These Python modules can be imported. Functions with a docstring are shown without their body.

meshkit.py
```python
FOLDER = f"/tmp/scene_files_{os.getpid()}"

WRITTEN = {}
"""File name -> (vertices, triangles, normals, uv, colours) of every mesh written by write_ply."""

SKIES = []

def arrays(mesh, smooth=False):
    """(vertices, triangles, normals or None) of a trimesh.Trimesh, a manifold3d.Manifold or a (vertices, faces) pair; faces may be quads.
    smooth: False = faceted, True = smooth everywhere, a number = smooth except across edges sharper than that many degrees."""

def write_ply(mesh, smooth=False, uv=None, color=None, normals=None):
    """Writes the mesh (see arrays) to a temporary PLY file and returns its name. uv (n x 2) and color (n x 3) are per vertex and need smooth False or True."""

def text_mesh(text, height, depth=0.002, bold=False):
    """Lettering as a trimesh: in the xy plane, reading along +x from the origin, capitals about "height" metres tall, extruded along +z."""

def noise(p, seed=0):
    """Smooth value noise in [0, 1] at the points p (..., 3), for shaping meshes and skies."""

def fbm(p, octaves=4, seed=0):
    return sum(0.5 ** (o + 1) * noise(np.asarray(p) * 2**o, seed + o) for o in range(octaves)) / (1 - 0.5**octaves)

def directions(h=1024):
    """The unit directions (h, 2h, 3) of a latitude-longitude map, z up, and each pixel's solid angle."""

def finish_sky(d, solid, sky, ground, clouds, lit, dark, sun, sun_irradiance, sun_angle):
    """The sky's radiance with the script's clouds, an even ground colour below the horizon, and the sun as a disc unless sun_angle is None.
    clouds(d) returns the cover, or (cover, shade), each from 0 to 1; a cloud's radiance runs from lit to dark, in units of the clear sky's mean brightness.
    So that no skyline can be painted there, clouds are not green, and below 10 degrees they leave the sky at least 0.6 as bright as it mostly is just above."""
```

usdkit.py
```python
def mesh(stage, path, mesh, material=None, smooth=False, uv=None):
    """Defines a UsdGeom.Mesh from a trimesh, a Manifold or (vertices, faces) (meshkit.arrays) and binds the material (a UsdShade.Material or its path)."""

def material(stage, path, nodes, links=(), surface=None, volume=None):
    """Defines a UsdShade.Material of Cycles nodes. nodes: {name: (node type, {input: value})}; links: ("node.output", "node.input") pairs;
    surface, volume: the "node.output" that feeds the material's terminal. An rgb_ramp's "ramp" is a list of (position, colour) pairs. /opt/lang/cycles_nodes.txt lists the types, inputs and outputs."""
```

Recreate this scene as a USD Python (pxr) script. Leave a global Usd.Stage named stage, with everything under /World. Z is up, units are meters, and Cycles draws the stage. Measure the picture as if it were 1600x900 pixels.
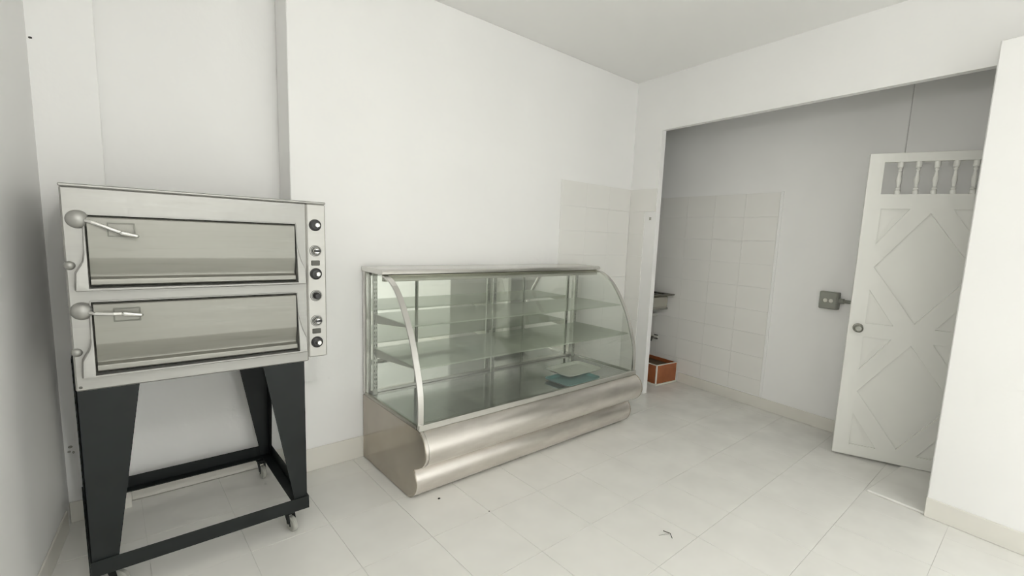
import math, random
import numpy as np, trimesh, manifold3d as m3
from shapely.geometry import Polygon, box as sbox
import usdkit, meshkit
from pxr import Usd, UsdGeom, UsdLux, UsdShade, Gf, Sdf

random.seed(7)
stage = Usd.Stage.CreateInMemory()
UsdGeom.SetStageUpAxis(stage, UsdGeom.Tokens.z)
UsdGeom.SetStageMetersPerUnit(stage, 1.0)
UsdGeom.Xform.Define(stage, '/World')

# ------------------------------------------------------------------ camera
EYE = (0.0, 0.0, 1.4)
YAW, PITCH, ROLL = math.radians(42.1124), math.radians(-7.5715), math.radians(2.4445)
FPX, PPX, PPY = 742.02, 831.46, 467.64          # focal length and principal point of a 1600 x 900 picture
cy, sy, cp, sp = math.cos(YAW), math.sin(YAW), math.cos(PITCH), math.sin(PITCH)
fw = np.array([sy * cp, cy * cp, sp]); r0 = np.array([cy, -sy, 0]); u0 = np.cross(r0, fw)
rt = math.cos(ROLL) * r0 + math.sin(ROLL) * u0
up = -math.sin(ROLL) * r0 + math.cos(ROLL) * u0
cam = UsdGeom.Camera.Define(stage, '/World/camera')
cam.CreateHorizontalApertureAttr(36.0); cam.CreateVerticalApertureAttr(20.25)
cam.CreateFocalLengthAttr(FPX / 1600 * 36)
cam.CreateHorizontalApertureOffsetAttr(-(PPX - 800) / 1600 * 36)
cam.CreateVerticalApertureOffsetAttr((PPY - 450) / 1600 * 36)
cam.CreateClippingRangeAttr(Gf.Vec2f(0.02, 500))
M = Gf.Matrix4d(*rt, 0, *up, 0, *(-fw), 0, *EYE, 1)
cam.AddTransformOp().Set(M)
cam.CreateExposureAttr(0.06)

# ------------------------------------------------------------------ light: an overcast sky through the open shop front behind the camera
dome = UsdLux.DomeLight.Define(stage, '/World/sky')
dome.CreateIntensityAttr(2.0)
dome.CreateColorAttr(Gf.Vec3f(0.975, 1.0, 1.02))

# ------------------------------------------------------------------ materials
def mat(name, nodes, links=(), surface='p.BSDF'):
    return usdkit.material(stage, '/World/Looks/' + name, nodes, links, surface)

def plain(name, col, rough=0.5, metal=0.0, spec=0.5, var=0.04, scale=6.0, bump=0.0, bscale=60.0, rvar=0.0, stretch=(1, 1, 1), coat=0.0):
    """A principled surface whose colour wanders by var, with fine relief of bump metres."""
    lo = [max(0, c * (1 - var)) for c in col]; hi = [min(1, c * (1 + var)) for c in col]
    nodes = {'g': ('texture_coordinate', {}), 'mp': ('mapping', {'scale': stretch}),
             'n': ('noise_texture', {'scale': scale, 'detail': 4.0}),
             'r': ('rgb_ramp', {'ramp': [(0.3, lo), (0.7, hi)]}),
             'p': ('principled_bsdf', {'roughness': rough, 'metallic': metal, 'specular_ior_level': spec, 'coat_weight': coat})}
    links = [('g.object', 'mp.vector'), ('mp.vector', 'n.vector'), ('n.fac', 'r.fac'), ('r.color', 'p.base_color')]
    if rvar:
        nodes['mr'] = ('map_range', {'from_min': 0.3, 'from_max': 0.7, 'to_min': rough - rvar, 'to_max': rough + rvar})
        links += [('n.fac', 'mr.value'), ('mr.result', 'p.roughness')]
    if bump:
        nodes['n2'] = ('noise_texture', {'scale': bscale, 'detail': 3.0})
        nodes['b'] = ('bump', {'distance': bump, 'strength': 0.6})
        links += [('mp.vector', 'n2.vector'), ('n2.fac', 'b.height'), ('b.normal', 'p.normal')]
    return mat(name, nodes, links)

WHITE = plain('wall_paint', (0.94, 0.936, 0.916), 0.55, var=0.02, scale=1.3, bump=0.0015, bscale=25, spec=0.3)
CEIL = plain('ceiling_paint', (0.955, 0.95, 0.925), 0.7, var=0.015, scale=1.0, spec=0.2)
FLOORT = [plain(f'floor_tile_{i}', c, 0.28, var=0.010, scale=3.5, rvar=0.06, spec=0.45) for i, c in enumerate([(0.86, 0.85, 0.805), (0.866, 0.856, 0.811), (0.854, 0.844, 0.799)])]
GROUT = plain('grout', (0.775, 0.765, 0.72), 0.8, var=0.1, scale=20)
WTILE = [plain(f'wall_tile_{i}', c, 0.25, var=0.012, scale=2.0, spec=0.5) for i, c in enumerate([(0.885, 0.875, 0.835), (0.89, 0.88, 0.84)])]
WGROUT = plain('wall_grout', (0.85, 0.84, 0.80), 0.7)
BASEB = plain('baseboard_tile', (0.80, 0.78, 0.715), 0.4, var=0.03, scale=4)
OVEN = plain('oven_steel', (0.37, 0.367, 0.345), 0.42, 0.6, var=0.05, scale=3.0, rvar=0.07, stretch=(1, 1, 14), bump=0.0006, bscale=3)
OVEND = plain('oven_door_steel', (0.27, 0.267, 0.238), 0.40, 0.65, var=0.05, scale=3.0, rvar=0.06, stretch=(1, 1, 12))
STEEL = plain('case_steel', (0.74, 0.705, 0.665), 0.27, 1.0, var=0.02, scale=2, rvar=0.025, stretch=(1, 3, 3))
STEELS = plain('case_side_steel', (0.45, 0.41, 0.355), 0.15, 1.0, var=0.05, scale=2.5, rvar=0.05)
STEELT = plain('case_trim_steel', (0.70, 0.69, 0.66), 0.22, 1.0, var=0.04, scale=8)
DECK = plain('case_deck_steel', (0.46, 0.47, 0.465), 0.12, 1.0, var=0.03, scale=5)
CHROME = plain('chrome', (0.78, 0.78, 0.76), 0.12, 1.0, var=0.02)
DGREY = plain('dark_trim', (0.10, 0.10, 0.085), 0.5, var=0.1)
BLACK = plain('black_paint', (0.010, 0.013, 0.013), 0.48, spec=0.35, var=0.25, scale=9, rvar=0.08)
BLACKP = plain('black_plastic', (0.03, 0.03, 0.03), 0.35, var=0.2)
RUBBER = plain('grey_rubber', (0.42, 0.42, 0.38), 0.6, var=0.1, scale=30)
DOORW = plain('door_paint', (0.88, 0.88, 0.83), 0.42, var=0.02, scale=2, spec=0.4)
BROWN = plain('terracotta', (0.36, 0.115, 0.04), 0.35, var=0.12, scale=10)
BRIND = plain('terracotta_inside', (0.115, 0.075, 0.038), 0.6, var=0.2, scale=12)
GBOX = plain('grey_plastic', (0.27, 0.275, 0.24), 0.45, var=0.05)
IVORY = plain('ivory_plastic', (0.78, 0.77, 0.70), 0.4, var=0.03)
TEAL = plain('teal_plastic', (0.16, 0.31, 0.31), 0.3, var=0.08)
CREAM = plain('cream_plastic', (0.80, 0.81, 0.73), 0.35, var=0.03)
MARK = plain('dark_mark', (0.06, 0.06, 0.05), 0.9, var=0.3, scale=80)
GREYM = plain('grey_mark', (0.42, 0.41, 0.37), 0.9, var=0.2, scale=80)
PAVE = plain('pavement', (0.55, 0.545, 0.52), 0.8, var=0.15, scale=3)
KNOBM = plain('door_knob_metal', (0.30, 0.30, 0.27), 0.35, 1.0, var=0.15, scale=40)
SLOT = plain('slotted_standard', (0.45, 0.46, 0.42), 0.35, 1.0, var=0.08)

def glass(name, tint, dust, dcol, refl=0.04, rough=0.0):
    """A pane: clear with a tint, mirror-like by the angle, under a thin film of dust."""
    nodes = {'t': ('transparent_bsdf', {'color': tint}), 'gl': ('glossy_bsdf', {'color': (1, 1, 1), 'roughness': rough}), 'lw': ('layer_weight', {'blend': 0.5}),
             'pw': ('math', {'math_type': 'power', 'value2': 5.0}), 'ma': ('math', {'math_type': 'multiply_add', 'value2': 0.9, 'value3': refl}),
             'm': ('mix_closure', {}), 'd': ('diffuse_bsdf', {'color': dcol}), 'm2': ('mix_closure', {'fac': dust})}
    return mat(name, nodes, [('lw.facing', 'pw.value1'), ('pw.value', 'ma.value1'), ('t.BSDF', 'm.closure1'), ('gl.BSDF', 'm.closure2'), ('ma.value', 'm.fac'), ('m.closure', 'm2.closure1'), ('d.BSDF', 'm2.closure2')], 'm2.closure')
GLASS = glass('clear_glass', (0.975, 0.987, 0.973), 0.02, (0.6, 0.62, 0.55))
SHELFG = glass('shelf_glass', (0.90, 0.935, 0.90), 0.33, (0.50, 0.53, 0.44))
MIRROR = mat('sliding_pane_mirror', {'gl': ('glossy_bsdf', {'color': (0.95, 0.96, 0.92), 'roughness': 0.02}), 'd': ('diffuse_bsdf', {'color': (0.62, 0.64, 0.57)}), 'm': ('mix_closure', {'fac': 0.15})},
             [('gl.BSDF', 'm.closure1'), ('d.BSDF', 'm.closure2')], 'm.closure')

# ------------------------------------------------------------------ helpers
USED = {}
def path(name, parent):
    base = (str(parent.GetPath()) if parent else '/World') + '/'
    k = USED.get(base + name, -1) + 1; USED[base + name] = k
    return base + (name if k == 0 else f'{name}_{k:03d}')
def tag(o, label=None, cat=None, group=None, kind=None):
    for k, v in (('label', label), ('category', cat), ('group', group), ('kind', kind)):
        if v: o.SetCustomDataByKey(k, v)
    return o
def obj(name, mesh, m, parent=None, smooth=30, **kw):
    if isinstance(mesh, (list, tuple)) and len(mesh) and isinstance(mesh[0], trimesh.Trimesh): mesh = trimesh.util.concatenate(mesh)
    if parent is not None:
        at = UsdGeom.XformCache().GetLocalToWorldTransform(parent)
        v, f, _ = meshkit.arrays(mesh)
        v = np.asarray(v) @ np.linalg.inv(np.array(at))[:3, :3] + np.linalg.inv(np.array(at))[3, :3]
        mesh = trimesh.Trimesh(v, f, process=False)
    p = usdkit.mesh(stage, path(name, parent), mesh, m, smooth=smooth).GetPrim()
    return tag(p, **kw)
def thing(name, loc, label=None, cat=None, **kw):
    x = UsdGeom.Xform.Define(stage, path(name, None)); x.AddTranslateOp().Set(Gf.Vec3d(*map(float, loc)))
    return tag(x.GetPrim(), label, cat, **kw)
def hull(pts): return trimesh.convex.convex_hull(np.asarray(pts, float))
def cb(x0, x1, y0, y1, z0, z1, c=0.002):
    """A box with its edges chamfered by c."""
    if c <= 0: return hull([(x, y, z) for x in (x0, x1) for y in (y0, y1) for z in (z0, z1)])
    c = min(c, (x1 - x0) * .49, (y1 - y0) * .49, (z1 - z0) * .49); P = []
    for x, a in ((x0, 1), (x1, -1)):
        for y, b in ((y0, 1), (y1, -1)):
            for z, d in ((z0, 1), (z1, -1)):
                P += [(x, y + b * c, z + d * c), (x + a * c, y, z + d * c), (x + a * c, y + b * c, z)]
    return hull(P)
def man(t):
    t = t.copy(); t.merge_vertices()
    return m3.Manifold(m3.Mesh(np.asarray(t.vertices, np.float32), np.asarray(t.faces, np.uint32)))
def tri(m):
    k = m.to_mesh(); return trimesh.Trimesh(k.vert_properties[:, :3], k.tri_verts, process=False)
def xf(t, ux, uy, o):
    """Moves t from a frame (x along ux, y along uy, z up, origin o) into the world."""
    A = np.eye(4); A[:2, 0] = ux; A[:2, 1] = uy; A[:3, 3] = (list(o) + [0])[:3]
    t = t.copy(); t.apply_transform(A); return t
def extrude(poly, h):
    return trimesh.creation.extrude_polygon(poly, h, engine='earcut')
def ext_x(poly, x0, x1):
    """A (y, z) outline extruded along x."""
    t = extrude(poly, x1 - x0); v = t.vertices.copy()
    t.vertices = np.stack([v[:, 2] + x0, v[:, 0], v[:, 1]], 1); t.fix_normals(); return t
def ext_y(poly, y0, y1):
    """An (x, z) outline extruded along y."""
    t = extrude(poly, y1 - y0); v = t.vertices.copy()
    t.vertices = np.stack([v[:, 0], v[:, 2] + y0, v[:, 1]], 1); t.fix_normals(); return t
def tube(pts, r, n=12):
    pts = np.asarray(pts, float); out = []
    for a, b in zip(pts[:-1], pts[1:]): out.append(trimesh.creation.cylinder(r, segment=[a, b], sections=n))
    for p in pts[1:-1]:
        s = trimesh.creation.icosphere(1, r); s.apply_translation(p); out.append(s)
    return tri(m3.Manifold.batch_boolean([man(t) for t in out], m3.OpType.Add)) if len(out) > 1 else out[0]
def lathe(profile, n=24, axis='z', at=(0, 0, 0)):
    """profile: (radius, height) pairs, closed on the axis; axis '-y' points it at the camera side."""
    t = trimesh.creation.revolve(np.array(profile, float), sections=n); v = t.vertices.copy()
    if axis == '-y': t.vertices = np.stack([v[:, 0], -v[:, 2], v[:, 1]], 1)
    if axis == 'x': t.vertices = np.stack([v[:, 2], v[:, 0], v[:, 1]], 1)
    t.apply_translation(at); t.fix_normals(); return t
def strip(outline, w):
    """A band of thickness w inside the open (y, z) outline, as a polygon."""
    from shapely.geometry import LineString
    return LineString(outline).buffer(w / 2, cap_style='flat', join_style='round')
def smooth_curve(pts, n=40):
    from scipy.interpolate import PchipInterpolator, make_interp_spline
    pts = np.array(pts, float); d = np.r_[0, np.cumsum(np.hypot(*np.diff(pts, axis=0).T))]
    return make_interp_spline(d, pts, k=3)(np.linspace(0, d[-1], n))

# ------------------------------------------------------------------ the setting
CZ, YB, YR, YC = 2.80, 2.752, 2.968, 2.90       # ceiling; main back wall, recess behind the oven, corner column
DW, NW = np.array([0.1144, 0.9934]), np.array([0.9934, -0.1144])   # the side walls run along DW: the plan is a little skewed
PR = np.array([3.668, YB])                       # where the right wall meets the back wall
def wbox(o, s0, s1, n0, n1, z0, z1, c=0.003): return xf(cb(n0, n1, s0, s1, z0, z1, c), NW, DW, o)

# floor: a bed of grout, and tiles of 33 x 39 cm laid along the back wall
floor = thing('floor', (0, 0, 0), kind='structure')
obj('grout_bed', cb(-1.2, 4.6, -2.6, 3.8, -0.12, -0.0025, 0), GROUT, floor)
obj('tile_field', cb(-1.2, 4.6, -2.6, -0.169, -0.06, 0.0, 0), FLOORT[0], floor)
k = 0
for i in range(-4, 11):
    for j in range(-1, 9):
        x0, y0 = 1.057 + 0.33 * i, 0.225 + 0.39 * j
        cxy = (x0 + .165, y0 + .195)
        if cxy[0] < -0.45 + 0.115 * (cxy[1] - 2.8) or cxy[0] > 4.5 or (cxy[1] > 3.05 and cxy[0] < 3.6): continue
        dz = random.uniform(-0.0003, 0.0003)
        obj('tile', cb(x0 + .0006, x0 + .3294, y0 + .0006, y0 + .3894, -0.012, dz, 0.0005), FLOORT[(i * 7 + j * 3 + k) % 3], floor, smooth=False); k += 1

obj('ceiling', cb(-1.2, 4.6, -2.6, 3.8, CZ, CZ + 0.15, 0), CEIL, kind='structure')

# back wall with a tiled patch near its right end
wb = thing('wall_back', (0.745, YB, 0), kind='structure')
obj('plaster', cb(0.745, 3.9, YB, YB + 0.2, 0, CZ, 0.004), WHITE, wb)
def wall_tiles(parent, frame, s_edges, z_edges, t=0.005):
    q = 0
    for a, b in zip(s_edges[:-1], s_edges[1:]):
        for c, d in zip(z_edges[:-1], z_edges[1:]):
            e = random.uniform(0, 0.0003)
            obj('tile', frame(cb(a + .0003, b - .0003, -t - e, 0, c + .0006, d - .0006, 0.0005)), WTILE[q % 2], parent, smooth=False); q += 1
zrows = [0.06] + [0.26 + 0.2 * i for i in range(9)]
wall_tiles(wb, lambda t: xf(t, (1, 0), (0, 1), (0, YB)), [2.75, 3.052, 3.354, 3.66], zrows)
obj('wall_recess', cb(-0.4, 0.9, YR, YR + 0.15, 0, CZ, 0), WHITE, kind='structure')
wc = thing('wall_corner', (-0.2, YC, 0), kind='structure')
obj('plaster', cb(-0.45, 0.022, YC, YR, 0, CZ, 0.004), WHITE, wc)
for (x, z, w, h) in ((-0.167, 0.362, .016, .012), (-0.172, 0.340, .012, .010), (-0.158, 0.334, .009, .012)):
    obj('stain', xf(trimesh.creation.icosphere(2, 1.0).apply_scale((w / 2, .0012, h / 2)), (1, 0), (0, 1), (x, YC, z)), GREYM, wc)
obj('nail_hole', trimesh.creation.icosphere(2, 1.0).apply_scale((.006, .002, .004)).apply_translation((-0.176, YC, 2.11)), MARK, wc)
PL = np.array([-0.2, 2.79])
obj('wall_left', wbox(PL, -5.5, 0.3, -0.2, 0, 0, CZ, 0), WHITE, kind='structure')
obj('baseboard_left', wbox(PL, -5.2, 0.035, 0, 0.008, 0, 0.10, 0.003), BASEB, kind='structure')
obj('baseboard_corner', cb(-0.187, 0.030, YC - 0.009, YC, 0, 0.10, 0.003), BASEB, kind='structure')
obj('baseboard_recess', cb(0.031, 0.744, YR - 0.008, YR, 0, 0.085, 0.003), BASEB, kind='structure')
obj('baseboard_back', cb(0.745, 2.749, YB - 0.009, YB, 0, 0.136, 0.003), BASEB, kind='structure')

# right wall: a stub, then a beam over the wide opening; the pier stands forward of it
wr = thing('wall_right', (PR[0], PR[1], 0), kind='structure')
poly = Polygon([(0.2, 0), (0.2, CZ), (-5.5, CZ), (-5.5, 2.345), (-0.315, 2.35), (-0.315, 0)])
t = extrude(poly, 0.05); v = t.vertices.copy(); t.vertices = np.stack([v[:, 2], v[:, 0], v[:, 1]], 1); t.fix_normals()
obj('plaster', xf(t, NW, DW, PR), WHITE, wr, smooth=False)
for a, b in zip(zrows[:-1], zrows[1:]):
    obj('tile', wbox(PR, -0.187 if b < 1.85 else -0.308, -0.006, -0.006, 0, a + .0006, b - .0006, 0.0005), WTILE[0], wr, smooth=False)
obj('stain', wbox(PR, -0.262, -0.238, -0.0012, 0, 1.585, 1.612, 0.0005), GREYM, wr)
obj('wall_pier', wbox(PR, -5.45, -2.459, -0.182, -0.0005, 0, 2.41, 0.006), WHITE, kind='structure')
obj('baseboard_pier', wbox(PR, -5.3, -2.46, -0.190, -0.182, 0, 0.108, 0.003), BASEB, kind='structure')

# the room beyond the opening
PI_ = np.array([4.228, 2.19])
wi = thing('wall_inner', (PI_[0], PI_[1], 0), kind='structure')
obj('plaster', wbox(PI_, -1.39, 1.5, 0, 0.15, 0, CZ, 0.003), WHITE, wi)
sd = [-0.58 + 0.30 * i for i in range(6)]
wall_tiles(wi, lambda t: xf(t, -DW, NW, PI_), [-s for s in sd[::-1]], [0.11, 0.243] + [0.443 + 0.2 * i for i in range(8)])
obj('tile_edging', wbox(PI_, -0.605, -0.581, -0.008, 0, 0.105, 1.848, 0.002), WHITE, wi)
obj('wall_inner_rear', wbox(PI_, -2.6, -1.39, 0.006, 0.2, 0, CZ, 0.003), WHITE, kind='structure')
obj('baseboard_inner', wbox(PI_, -1.39, 0.27, -0.008, 0, 0, 0.10, 0.003), BASEB, kind='structure')
obj('wall_far', cb(3.6, 4.7, 3.55, 3.7, 0, CZ, 0), WHITE, kind='structure')
obj('wall_annex', cb(3.75, 3.9, YB + 0.2, 3.55, 0, CZ, 0), WHITE, kind='structure')
obj('wall_side', cb(3.36, 4.45, 0.05, 0.16, 0, CZ, 0), WHITE, kind='structure')
obj('threshold', xf(cb(0.0, 0.66, 0, 0.272, 0, 0.014, 0.004), (0.9945, -0.1045), DW, (3.213, 0.330)), FLOORT[2], kind='structure')

# shop front behind the camera: wide open to the street
ft = Polygon([(-1.0, 0), (-1.0, CZ), (3.3, CZ), (3.3, 0), (2.45, 0), (2.45, 2.4), (0.0, 2.4), (0.0, 0)])
obj('wall_front', ext_y(ft, -2.55, -2.40), WHITE, kind='structure', smooth=False)
obj('pavement', cb(-14, 16, -14, -2.601, -0.2, -0.03, 0), PAVE, kind='structure')

obj('wall_street', cb(-16, 18, -10.3, -10.0, -0.03, 7.0, 0), PAVE, kind='structure')   # the houses across the street, seen only in reflections

# pendant globe lamp of the shop, almost above the viewer
LX, LY, LZ, LR = 0.22, 0.08, 2.05, 0.10
lampm = mat('lamp_globe', {'e': ('emission', {'color': (1.0, 0.98, 0.95), 'strength': 70.0})}, surface='e.emission')
lp = thing('pendant_lamp', (LX, LY, LZ), 'white globe pendant lamp hanging from the shop ceiling almost above the viewer', 'lamp')
obj('globe', trimesh.creation.icosphere(3, LR).apply_translation((LX, LY, LZ)), lampm, lp, smooth=True)
obj('rod', tube([(LX, LY, LZ + LR - .01), (LX, LY, CZ - .02)], .006), IVORY, lp)
obj('canopy', lathe([(0, CZ - .04), (.03, CZ - .035), (.05, CZ - .001), (0, CZ - .001)], 20, 'z', (LX, LY, 0)), IVORY, lp)

# ------------------------------------------------------------------ the deck oven
OF = 2.198
ov = thing('deck_oven', (0.27, 2.5, 0), 'large stainless two-deck bakery oven on a black wheeled stand, beside the left wall', 'oven')
body = man(cb(-0.101, 0.655, OF, 2.875, 0.803, 1.498, 0.005))
obj('casing', tri(body), OVEN, ov)
obj('top_panel', cb(-0.103, 0.736, OF - 0.0015, 2.877, 1.498, 1.508, 0.003), OVEN, ov)
obj('control_panel', cb(0.6553, 0.735, OF, 2.87, 0.818, 1.498, 0.005), plain('control_panel_steel', (0.53, 0.525, 0.495), 0.45, 0.5, var=0.03, scale=4, stretch=(1, 1, 10)), ov)
obj('screw', lathe([(0, .002), (.004, .001), (.005, 0), (0, 0)], 12, '-y', (-0.088, OF, 0.817)), DGREY, ov)
def round_poly(pts, r=0.012): return Polygon(pts).buffer(r).buffer(-2 * r).buffer(r)
for top in (0.0, 1.0):
    dz = -0.230 * top
    x0, x1 = -0.040, 0.602
    z1, z0 = (1.402, 1.172) if not top else (1.107, 0.872)
    zt = z1
    k_ = (z1 - z0) / 0.230
    Z = lambda q: z0 + (q - 1.172) * k_
    fp = round_poly([(-0.050, zt + .010), (-0.053, Z(1.285)), (-0.060, Z(1.250)), (-0.079, Z(1.215)), (-0.082, z0 - .020), (0.643, z0 - .020), (0.643, Z(1.215)), (0.627, Z(1.255)), (0.614, Z(1.31)), (0.612, zt + .010)], 0.006)
    hole = sbox(x0 - .006, z0 - .009, x1 + .006, z1 + .006)
    layers = [ext_y(fp.buffer(-d).segmentize(.012).difference(hole), OF - 0.0015 - h, OF + 0.0) for h, d in ((.008, 0), (.014, .0008), (.0185, .0025), (.0215, .0055), (.023, .010))]
    fr = tri(m3.Manifold.batch_boolean([man(q) for q in layers], m3.OpType.Add)); q = fr.vertices.copy()
    q[:, 1] = OF - np.maximum(OF - q[:, 1], 0) * (.45 + 1.2 * np.clip((zt - q[:, 2]) / (z1 - z0), 0, 1)) ; fr.vertices = q
    obj('door_frame', fr, OVEN, ov, smooth=75)
    obj('door_gap', cb(x0 - .0055, x1 + .0055, OF - .0012, OF + .002, z0 - .0085, z1 + .0055, 0), MARK, ov)
    # door: flat above, folded in towards the bottom, with a lip
    prof = [(OF + .006, z1), (OF - .017, z1 - .001), (OF - .019, z1 - .004), (OF - .019, Z(1.268)), (OF - .0182, Z(1.262)), (OF - .0155, Z(1.250)), (OF - .0050, Z(1.212)), (OF - .0035, Z(1.204)), (OF - .0040, Z(1.200)),
            (OF - .020, Z(1.192)), (OF - .0215, Z(1.188)), (OF - .0215, z0 + .003), (OF - .019, z0), (OF + .006, z0)]
    dr = obj('door', ext_x(Polygon(prof), x0, x1), OVEND, ov)
    zc = z1 - 0.041 if not top else 1.066
    rim = round_poly([(.010, zc - .024), (.084, zc - .024), (.084, zc + .024), (.010, zc + .024)], .002).difference(sbox(.0140, zc - .020, .0800, zc + .020))
    obj('latch_plate', [ext_y(rim, OF - .0245, OF - .0185)], plain(f'latch_steel_{int(top)}', (0.16, 0.16, 0.14), 0.4, 0.8), dr)
    zb = 1.392 if not top else 1.083
    bx = -0.062 if not top else -0.069
    for (px, pz, r, h) in ((bx, zb, 0.030, 0.024), (-0.090, 1.238 if not top else 0.941, 0.0145, 0.014)):
        p_ = [(0, h)] + [(r * math.sin(a), h * math.cos(a) * .92 + h * .08) for a in np.linspace(.15, math.pi / 2, 9)] + [(r * 1.02, 0), (0, 0)]
        obj('hinge_boss', lathe(p_, 28, '-y', (px, OF, pz)), OVEN, ov)
    ya = OF - 0.030
    if not top: pts = [(bx + .02, OF - .018, zb - .004), (bx + .035, ya, zb - .008), (0.012, ya - .010, zb - .025), (0.050, ya - .016, zb - .042)]
    else: pts = [(bx + .02, OF - .018, zb - .004), (bx + .035, ya, zb - .007), (0.012, ya - .010, zb - .010), (0.040, ya - .012, zb - .011)]
    hd = obj('handle', tube(pts, 0.0064), CHROME, ov)
    e = np.array(pts[-1]); d = np.array([.034, -.004, -.008]) if not top else np.array([.042, -.004, -.006])
    obj('handle_grip', hull([s.vertices for s in []] or np.vstack([trimesh.creation.icosphere(2, .0105).apply_scale((1, 1, .85)).vertices + e, trimesh.creation.icosphere(2, .009).apply_scale((1, 1, .8)).vertices + e + d])), CHROME, hd)
for z, look in ((1.407, 'b'), (1.295, 's'), (1.194, 'b'), (1.097, 'd'), (0.984, 's'), (0.886, 'b')):
    at = (0.691, OF + .001, z)
    if look == 'b':
        kb = obj('knob', lathe([(0, .012), (.017, .012), (.0235, .008), (.0255, .003), (.0255, 0), (0, 0)], 28, '-y', at), BLACKP, ov)
        obj('knob_cap', lathe([(0, .030), (.008, .029), (.0105, .026), (.0125, .010), (0, .010)], 20, '-y', (at[0] + .003, at[1], z)), CHROME, kb)
    else:
        kb = obj('knob', lathe([(0, .003), (.019, .003), (.021, .006), (.0245, .0055), (.026, 0), (0, 0)], 28, '-y', at), OVEN, ov)
        obj('knob_ring', lathe([(.0185, .0072), (.0205, .0072), (.0205, .002), (.0185, .002), (.0185, .0072)], 28, '-y', at), DGREY, kb)
        obj('knob_cap', lathe([(0, .026), (.010, .025), (.0135, .020), (.0155, .004), (0, .004)], 20, '-y', at), BLACKP if look == 'd' else CHROME, kb)
        if look == 's': obj('knob_pointer', cb(at[0] - .013, at[0] + .015, at[1] - .029, at[1] - .024, z - .004, z + .006, .002), BLACKP, kb)
for z in (1.242, 0.937):
    obj('indicator_window', cb(0.672, 0.708, OF - .004, OF + .004, z - .011, z + .011, .002), DGREY, ov)

# stand: four tapered angle legs on a frame of angle iron with casters
ZB, ZT = 0.115, 0.803
SX0, SX1, SY0, SY1 = -0.098, 0.636, 2.203, 2.878
def leg(sx, sy, wt, wbt, ht, hb):
    """Two tapered plates meeting at the outer corner (sx, sy): one facing front or back, one facing the side."""
    x, y = ((SX0 if sy < 0 else SX0 - .035) if sx < 0 else SX1), (SY0 if sy < 0 else SY1); a, b = -sx, -sy
    px = Polygon([(x, ZB), (x + a * hb, ZB), (x + a * ht, ZT), (x, ZT)]); py = Polygon([(y, ZB), (y + b * hb, ZB), (y + b * ht * .8, ZT), (y, ZT)])
    p1 = ext_y(px, *sorted((y, y + b * .004))); p2 = ext_x(py, *sorted((x, x + a * .004)))
    return tri(man(p1) + man(p2))
for sx in (-1, 1):
    for sy in (-1, 1):
        if sx < 0: lg = obj('leg', leg(sx, sy, 0, 0, 0.166, 0.068), BLACK, ov)
        else: lg = obj('leg', leg(sx, sy, 0, 0, 0.163, 0.045), BLACK, ov)
def angle(x0, x1, y0, y1): return (x0, x1, y0, y1)
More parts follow.
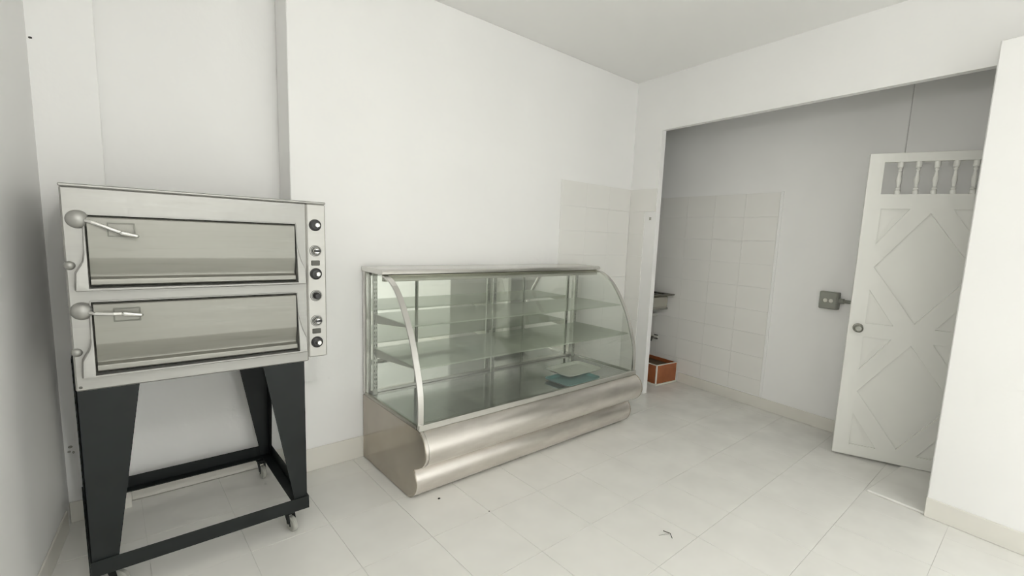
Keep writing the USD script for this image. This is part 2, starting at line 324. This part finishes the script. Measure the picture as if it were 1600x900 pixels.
for nm, v_, h_ in (('f', cb(-0.102, 0.642, 2.194, 2.199, 0.106, 0.165, .001), cb(-0.102, 0.642, 2.199, 2.245, 0.106, 0.111, .001)),
                   ('b', cb(-0.137, 0.642, 2.881, 2.886, 0.106, 0.165, .001), cb(-0.137, 0.642, 2.835, 2.881, 0.106, 0.111, .001)),
                   ('l', hull([(x + dx, y, z) for x, y in ((-.106, 2.194), (-.141, 2.886)) for dx in (0, .004) for z in (.106, .165)]), hull([(x + dx, y, z) for x, y in ((-.104, 2.245), (-.134, 2.835)) for dx in (0, .046) for z in (.106, .111)])),
                   ('r', cb(0.638, 0.643, 2.199, 2.881, 0.106, 0.165, .001), cb(0.592, 0.638, 2.245, 2.835, 0.106, 0.111, .001))):
    obj('stand_rail', [v_, h_], BLACK, ov)
def caster(x, y, rot):
    r = 0.036
    c_, s_ = math.cos(rot), math.sin(rot); T = lambda t: xf(t, (c_, s_), (-s_, c_), (x, y))
    fk = obj('caster', [T(cb(-.028, .028, -.028, .028, .100, .106, .001)), T(lathe([(0, .100), (.016, .100), (.018, .082), (0, .082)], 16)),
                        T(hull([(-.016, -.018, .084), (-.016, .018, .084), (-.013, -.018, .084), (-.013, .018, .084), (-.016, -.030, .030), (-.013, -.030, .030), (-.016, -.012, .030), (-.013, -.012, .030)])),
                        T(hull([(.016, -.018, .084), (.016, .018, .084), (.013, -.018, .084), (.013, .018, .084), (.016, -.030, .030), (.013, -.030, .030), (.016, -.012, .030), (.013, -.012, .030)])),
                        T(cb(-.016, .016, -.018, .018, .081, .085, .001))], BLACK, ov)
    obj('wheel', T(lathe([(0, -.011), (r - .006, -.011), (r, -.007), (r, .007), (r - .006, .011), (0, .011)], 28, 'x', (0, -.02, r))), RUBBER, fk)
    obj('axle', T(lathe([(0, -.019), (.006, -.019), (.006, .019), (0, .019)], 10, 'x', (0, -.02, r))), CHROME, fk)
caster(0.570, 2.245, 0.25); caster(-0.045, 2.27, 0.9); caster(0.585, 2.845, 0.1); caster(-0.090, 2.850, -0.8)

# ------------------------------------------------------------------ the curved glass display case
X0, X1 = 1.124, 2.940
dc = thing('display_case', (2.03, 2.4, 0), 'low stainless pastry display case with curved glass front, empty glass shelves, against the back wall', 'display case')
BY = 2.742
roll_u = smooth_curve([(2.065, .402), (2.028, .388), (1.993, .350), (1.980, .305), (1.995, .250), (2.040, .208), (2.105, .178)], 26)
roll_l = smooth_curve([(2.105, .178), (2.082, .150), (2.070, .108), (2.082, .060), (2.115, .022), (2.175, .006)], 20)
side = Polygon([(BY, .008), (BY, .402)] + [tuple(p) for p in roll_u] + [tuple(p) for p in roll_l[1:]])
for x, s in ((X0, 1), (X1, -1)):
    a, b = sorted((x, x + s * .006))
    obj('side_panel', ext_x(side, a, b), STEELS, dc)
def sheet(curve, w): return strip(curve, w)
inner = side.buffer(-0.0035)
obj('upper_roll', ext_x(Polygon([tuple(p) for p in roll_u] + [(2.30, .178), (2.30, .402)]).buffer(-.001), X0 + .0062, X1 - .0062), STEEL, dc)
obj('roll_band', ext_x(strip(np.array(roll_u)[1:-2] + [-.0012, 0], .0016), X0 + .022, X0 + .027), STEELT, dc)
obj('lower_roll', ext_x(Polygon([tuple(p) for p in roll_l] + [(2.30, .006), (2.30, .176), (2.105, .176)]).buffer(-.001), X0 + .0062, X1 - .0062), STEEL, dc)
obj('base_box', cb(X0 + .007, X1 - .007, 2.302, BY - .001, .010, .402, .001), STEEL, dc)
for x in (X0 + .03, X1 - .03):
    for y in (2.2, BY - .04): obj('foot', lathe([(0, 0), (.018, 0), (.018, .012), (0, .012)], 16, 'z', (x, y, 0)), BLACKP, dc)
obj('deck', cb(X0 + .004, X1 - .004, 2.072, BY - .002, .402, .412, .001), DECK, dc)
obj('side_rail', cb(X0 - .003, X0 + .012, 2.075, BY - .03, .404, .422, .002), plain('rail_steel', (0.40, 0.385, 0.34), 0.3, 1.0), dc)
obj('side_rail', cb(X1 - .012, X1 + .003, 2.075, BY - .03, .404, .422, .002), STEELT, dc)
obj('front_trim', cb(X0 + .002, X1 - .002, 2.046, 2.070, .398, .430, .003), STEELT, dc)
arch = smooth_curve([(2.064, .41), (2.064, .52), (2.074, .61), (2.103, .705), (2.150, .83), (2.222, .955), (2.300, 1.055), (2.380, 1.118), (2.430, 1.139), (2.475, 1.146)], 44)
for a in (X0 + .001, X1 - .031):
    obj('arch_trim', ext_x(strip(arch, .010), a, a + .030), STEELT, dc)
obj('front_glass', ext_x(strip(arch[1:-1] + [.0, -.0], .005), X0 + .0315, X1 - .0315), GLASS, dc)
sg = Polygon([(2.70, .424), (2.70, 1.142)] + [tuple(p) for p in (arch[::-1] + [.006, -.002]) if p[1] > .43] + [(2.072, .424)]).buffer(-.002)
obj('side_glass', ext_x(sg, X0 + .006, X0 + .011), GLASS, dc)
obj('side_glass', ext_x(sg, X1 - .011, X1 - .006), GLASS, dc)
tp = Polygon([(BY, 1.157), (BY, 1.184), (2.478, 1.184), (2.464, 1.180), (2.460, 1.172), (2.462, 1.158), (2.474, 1.155)])
obj('top_panel', ext_x(tp, X0 - .006, X1 + .004), STEELT, dc)
obj('top_rail', cb(X0 + .012, X1 - .012, 2.476, 2.506, 1.116, 1.1535, .002), plain('rail_olive', (0.36, 0.36, 0.29), 0.4, 1.0), dc)
for x in (X0, X1 - .028):
    obj('corner_post', [cb(x, x + .028, 2.703, BY, .412, 1.156, .003), cb(x + .003, x + .025, 2.698, 2.704, .42, 1.15, .001)], STEELT, dc)
for x in (X0 + .030, 2.035, X1 - .056):
    bar = man(cb(x, x + .026, 2.660, 2.674, .413, 1.150, .001))
    cuts = [man(cb(x + dx, x + dx + .005, 2.655, 2.68, z, z + .014, 0)) for z in np.arange(.45, 1.12, .026) for dx in (.005, .016)]
    st = obj('shelf_standard', tri(bar - m3.Manifold.batch_boolean(cuts, m3.OpType.Add)), SLOT, dc)
for zs, yf in ((0.905, 2.205), (0.700, 2.118)):
    obj('shelf', cb(X0 + .034, X1 - .034, yf, 2.650, zs, zs + .008, .0015), SHELFG, dc)
    for x in (X0 + .041, 2.046, X1 - .045):
        br = Polygon([(2.655, zs - .001), (2.655, zs - .052), (2.60, zs - .048), (yf + .06, zs - .012), (yf + .055, zs - .001)])
        obj('shelf_bracket', ext_x(br, x, x + .004), plain(f'bracket_steel_{len(USED)}', (0.33, 0.335, 0.29), 0.4, 1.0), dc)
edges = [X0 + .03, 1.462, 2.356, X1 - .03]
for i, (a, b) in enumerate(zip(edges[:-1], edges[1:])):
    y = (2.712, 2.704, 2.716)[i]
    obj('sliding_pane', cb(a, b + (.02 if i == 1 else 0), y, y + .005, .430, 1.145, .001), MIRROR, dc)
for x in (1.462, 2.356):
    obj('pane_edge', cb(x - .005, x + .004, 2.698, 2.7035, .430, 1.145, .001), plain(f'pane_edge_{int(x*10)}', (0.25, 0.26, 0.22), 0.4, 1.0), dc)
obj('pane_track', [cb(X0 + .03, X1 - .03, 2.694, 2.725, .4125, .430, .002), cb(X0 + .03, X1 - .03, 2.694, 2.725, 1.130, 1.156, .002)], STEELT, dc)

# trays lying in the case
def tray(name, cx, cyy, rz, z, L, Wd, m, label):
    t = thing(name, (cx, cyy, z), label, 'tray', group=None)
    def ring(l, w, r, zz): return [(x, y, zz) for x, y in np.array(sbox(-l / 2 + r, -w / 2 + r, l / 2 - r, w / 2 - r).buffer(r, quad_segs=6).exterior.coords)[:-1]]
    levels = [ring(L - .05, Wd - .05, .03, .0), ring(L - .012, Wd - .012, .042, .014), ring(L, Wd, .045, .016), ring(L, Wd, .045, .019), ring(L - .016, Wd - .016, .040, .0185), ring(L - .056, Wd - .056, .028, .004)]
    n = len(levels[0]); V = [p for l in levels for p in l]; F = []
    for a in range(len(levels) - 1):
        for i in range(n):
            j = (i + 1) % n; F += [(a * n + i, a * n + j, (a + 1) * n + j), (a * n + i, (a + 1) * n + j, (a + 1) * n + i)]
    V += [(0, 0, 0), (0, 0, .004)]
    for i in range(n):
        j = (i + 1) % n; F += [(len(V) - 2, j, i), (len(V) - 1, 5 * n + i, 5 * n + j)]
    c_, s_ = math.cos(rz), math.sin(rz)
    return t, xf(trimesh.Trimesh(V, F, process=False), (c_, s_), (-s_, c_), (cx, cyy, z))
t1, mesh1 = tray('serving_tray', 2.395, 2.190, 0.02, .4135, .36, .24, TEAL, 'teal plastic serving tray lying on the case deck, under the cream tray')
obj('pan', mesh1, TEAL, t1)
t2, mesh2 = tray('serving_tray', 2.52, 2.300, 0.03, .4345, .375, .26, CREAM, 'cream plastic serving tray on top, inside the glass case on the right')
obj('pan', mesh2, CREAM, t2)

# ------------------------------------------------------------------ beyond the opening: sink, tiled box, tap, switch box
sk = thing('wall_sink', (4.25, 2.85, .85), 'stainless wall sink half hidden by the edge of the opening, above the brown box', 'sink')
S = lambda *a, c=.002: wbox(PI_, a[0], a[1], a[2], a[3], a[4], a[5], c)
rim = man(S(.385, .95, -.40, -.0065, .868, .880)) - man(S(.43, .90, -.35, -.06, .80, .90, c=0))
obj('rim', tri(rim), plain('sink_rim_steel', (0.20, 0.19, 0.16), 0.35, 1.0), sk)
basin = man(S(.42, .91, -.36, -.05, .735, .8695, c=.02)) - man(S(.43, .90, -.35, -.06, .745, .90, c=.018))
obj('basin', tri(basin), plain('sink_basin_steel', (0.50, 0.49, 0.44), 0.35, 1.0), sk)
o3 = lambda s, n, z: tuple(PI_ + s * DW + n * NW) + (z,)
obj('drain', [tube([o3(.60, -.21, .736), o3(.60, -.21, .66), o3(.60, -.12, .64), o3(.60, -.0065, .64)], .018), lathe([(0, .735), (.03, .735), (.03, .70), (0, .70)], 16, 'z', o3(.60, -.21, 0))], CHROME, sk)
obj('hanging_bracket', S(.46, .48, -.30, -.0065, .715, .7345), GBOX, sk)
tb = thing('tiled_box', (4.12, 2.7, 0), 'low terracotta-tiled box with white edge strips under the wall sink, open on top', 'box')
B0, B1, N0, N1, ZB1 = .285, .86, -.318, -.0095, .198
obj('base_slab', S(B0 - .012, B1, N0 - .012, N1, 0, .014), IVORY, tb)
obj('side_panel', S(B0, B0 + .012, N0, N1, .014, ZB1), BROWN, tb)
obj('side_panel', S(B1 - .012, B1, N0, N1, .014, ZB1), BROWN, tb)
obj('side_panel', S(B0 + .012, B1 - .012, N0, N0 + .012, .014, ZB1), BROWN, tb)
obj('side_panel', S(B0 + .012, B1 - .012, N1 - .012, N1, .014, ZB1), BROWN, tb)
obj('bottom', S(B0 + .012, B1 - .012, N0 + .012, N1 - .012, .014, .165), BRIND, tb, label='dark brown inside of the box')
obj('edge_strip', S(B0 - .004, B0 + .010, N0 - .004, N0 + .010, .014, ZB1 + .003), IVORY, tb)
obj('edge_strip', S(B0 - .004, B0 + .010, N1 - .012, N1, .014, ZB1 + .003), IVORY, tb)
obj('edge_strip', S(B0 - .003, B0 + .012, N0, N1, ZB1 - .002, ZB1 + .006), IVORY, tb)
obj('edge_strip', S(B0, B1, N0 - .003, N0 + .012, ZB1 - .002, ZB1 + .006), IVORY, tb)
tpg = thing('wall_tap', o3(.58, -.05, .40), 'small chrome wall tap low on the tiles between the sink and the brown box', 'tap')
obj('spout', tube([o3(.58, -.0065, .405), o3(.58, -.075, .405), o3(.57, -.10, .375)], .012), KNOBM, tpg)
obj('handle', tube([o3(.52, -.05, .415), o3(.62, -.05, .415)], .010), IVORY, tpg)
obj('wall_flange', S(.555, .605, -.014, -.0062, .38, .43), KNOBM, tpg)

sb_ = thing('electrical_box', o3(-1.05, -.03, 1.01), 'grey surface-mounted electrical box with two round white buttons, beside the open white door', 'electrical box')
bs = man(S(-1.118, -.985, -.048, -.001, .947, 1.078, c=.006))
obj('housing', tri(bs), GBOX, sb_)
obj('cover_plate', S(-1.108, -.993, -.053, -.0482, .955, 1.070, c=.002), plain('grey_cover', (0.31, 0.315, 0.275), .4), sb_)
for s in (-1.033, -1.073):
    ring = lathe([(0, .007), (.010, .007), (.0145, .004), (.0155, 0), (0, 0)], 20)
    vv = ring.vertices.copy(); ring.vertices = np.stack([-vv[:, 2], vv[:, 0], vv[:, 1]], 1); ring.fix_normals()
    bt = obj('button', xf(ring, NW, DW, o3(s, -.053, 1.012)), IVORY, sb_)
obj('conduit', tube([o3(-1.117, -.024, 1.016), o3(-1.36, -.024, 1.016)], .013), GBOX, sb_)
obj('conduit_collar', tube([o3(-1.117, -.024, 1.016), o3(-1.150, -.024, 1.016)], .019), GBOX, sb_)

# ------------------------------------------------------------------ the open panelled door
d0, du, dn = (3.667, 0.904), np.array([0.326, -0.9454]), np.array([0.9454, 0.326])
door = thing('door_1', (d0[0], d0[1], 0), 'open white panelled door with diamond mouldings and a small baluster window', 'door', kind='structure')
DT = 0.038
D = lambda t: xf(t, du, dn, d0)
Wd, ZD0, ZD1 = 0.69, 0.016, 2.010
leaf = man(cb(0, Wd, 0, DT, ZD0, ZD1, .003)) - man(cb(.080, .610, -.01, DT + .01, 1.757, 1.955, 0))
ups, los = 1.295, .465
shapes = []
for zc, h in ((1.295, .347), (.465, .347)):
    dia = Polygon([(.345, zc + h), (.345 - .250, zc), (.345, zc - h), (.345 + .250, zc)])
    cs = [Polygon([(.345 + s * .255, zc + t * .37), (.345 + s * .255, zc + t * .148), (.345 + s * .105, zc + t * .37)]) for s in (-1, 1) for t in (-1, 1)]
    shapes += [('diamond_panel', dia)] + [('corner_panel', c) for c in cs]
for nm, p in shapes:
    leaf -= man(ext_y(p, -.01, .011))
obj('leaf', D(tri(leaf)), DOORW, door, smooth=20)
for nm, p in shapes:
    c = np.array(p.centroid.coords[0]); q0 = p.buffer(-.013); q1 = p.buffer(-.032)
    P = [(x, .0115, z) for x, z in p.buffer(-.0005).exterior.coords[:-1]] + [(x, .0075, z) for x, z in q0.exterior.coords[:-1]] + [(x, .0008, z) for x, z in q1.exterior.coords[:-1]]
    obj(nm, D(hull(P)), DOORW, door, smooth=20)
for u in (.165, .255, .345, .435, .525):
    pr = [(0, 0), (.013, 0), (.013, .022), (.009, .028), (.012, .036), (.007, .046), (.0085, .060), (.0125, .085), (.0115, .100), (.0075, .120), (.006, .140), (.010, .150), (.007, .158), (.013, .166), (.013, .1978), (0, .1978)]
    obj('baluster', D(lathe([(r * 1.25, h) for r, h in pr], 14, 'z', (u, DT / 2, 1.7572))), DOORW, door)
rose = obj('rose', D(lathe([(0, .008), (.022, .008), (.029, .004), (.030, 0), (0, 0)], 28, '-y', (.055, 0, .891))), KNOBM, door)
obj('knob', D(lathe([(0, .052), (.016, .051), (.025, .045), (.028, .035), (.023, .025), (.012, .018), (.010, .006), (0, .006)], 28, '-y', (.055, 0, .891))), KNOBM, rose)
obj('hinge', D(cb(Wd - .004, Wd + .006, -.004, .012, .25, .35, .001)), KNOBM, door)
obj('hinge', D(cb(Wd - .004, Wd + .006, -.004, .012, 1.65, 1.75, .001)), KNOBM, door)

# ------------------------------------------------------------------ specks on the floor
tw = thing('twig', (1.96, 1.10, 0), 'tiny dark forked twig lying alone on the pale floor tiles', 'debris')
obj('stem', tube([(1.935, 1.075, .004), (1.958, 1.10, .006), (1.952, 1.135, .004)], .0017, 8), MARK, tw)
obj('fork', tube([(1.958, 1.10, .006), (1.905, 1.128, .003)], .0012, 8), GREYM, tw)
def speck(x, y, r, label):
    s = trimesh.creation.icosphere(2, 1.0); s.vertices *= (1 + .3 * (meshkit.noise(s.vertices * 2 + x, 3)[:, None] - .5)); s.apply_scale((r, r * .8, r * .5)); s.apply_translation((x, y, r * .42))
    obj('dirt_speck', s, MARK, label=label, cat='debris')
speck(1.245, 2.045, .007, 'black speck of dirt on the floor in front of the steel display case')
speck(1.385, 1.79, .004, 'smallest black speck at the top end of a floor tile joint')
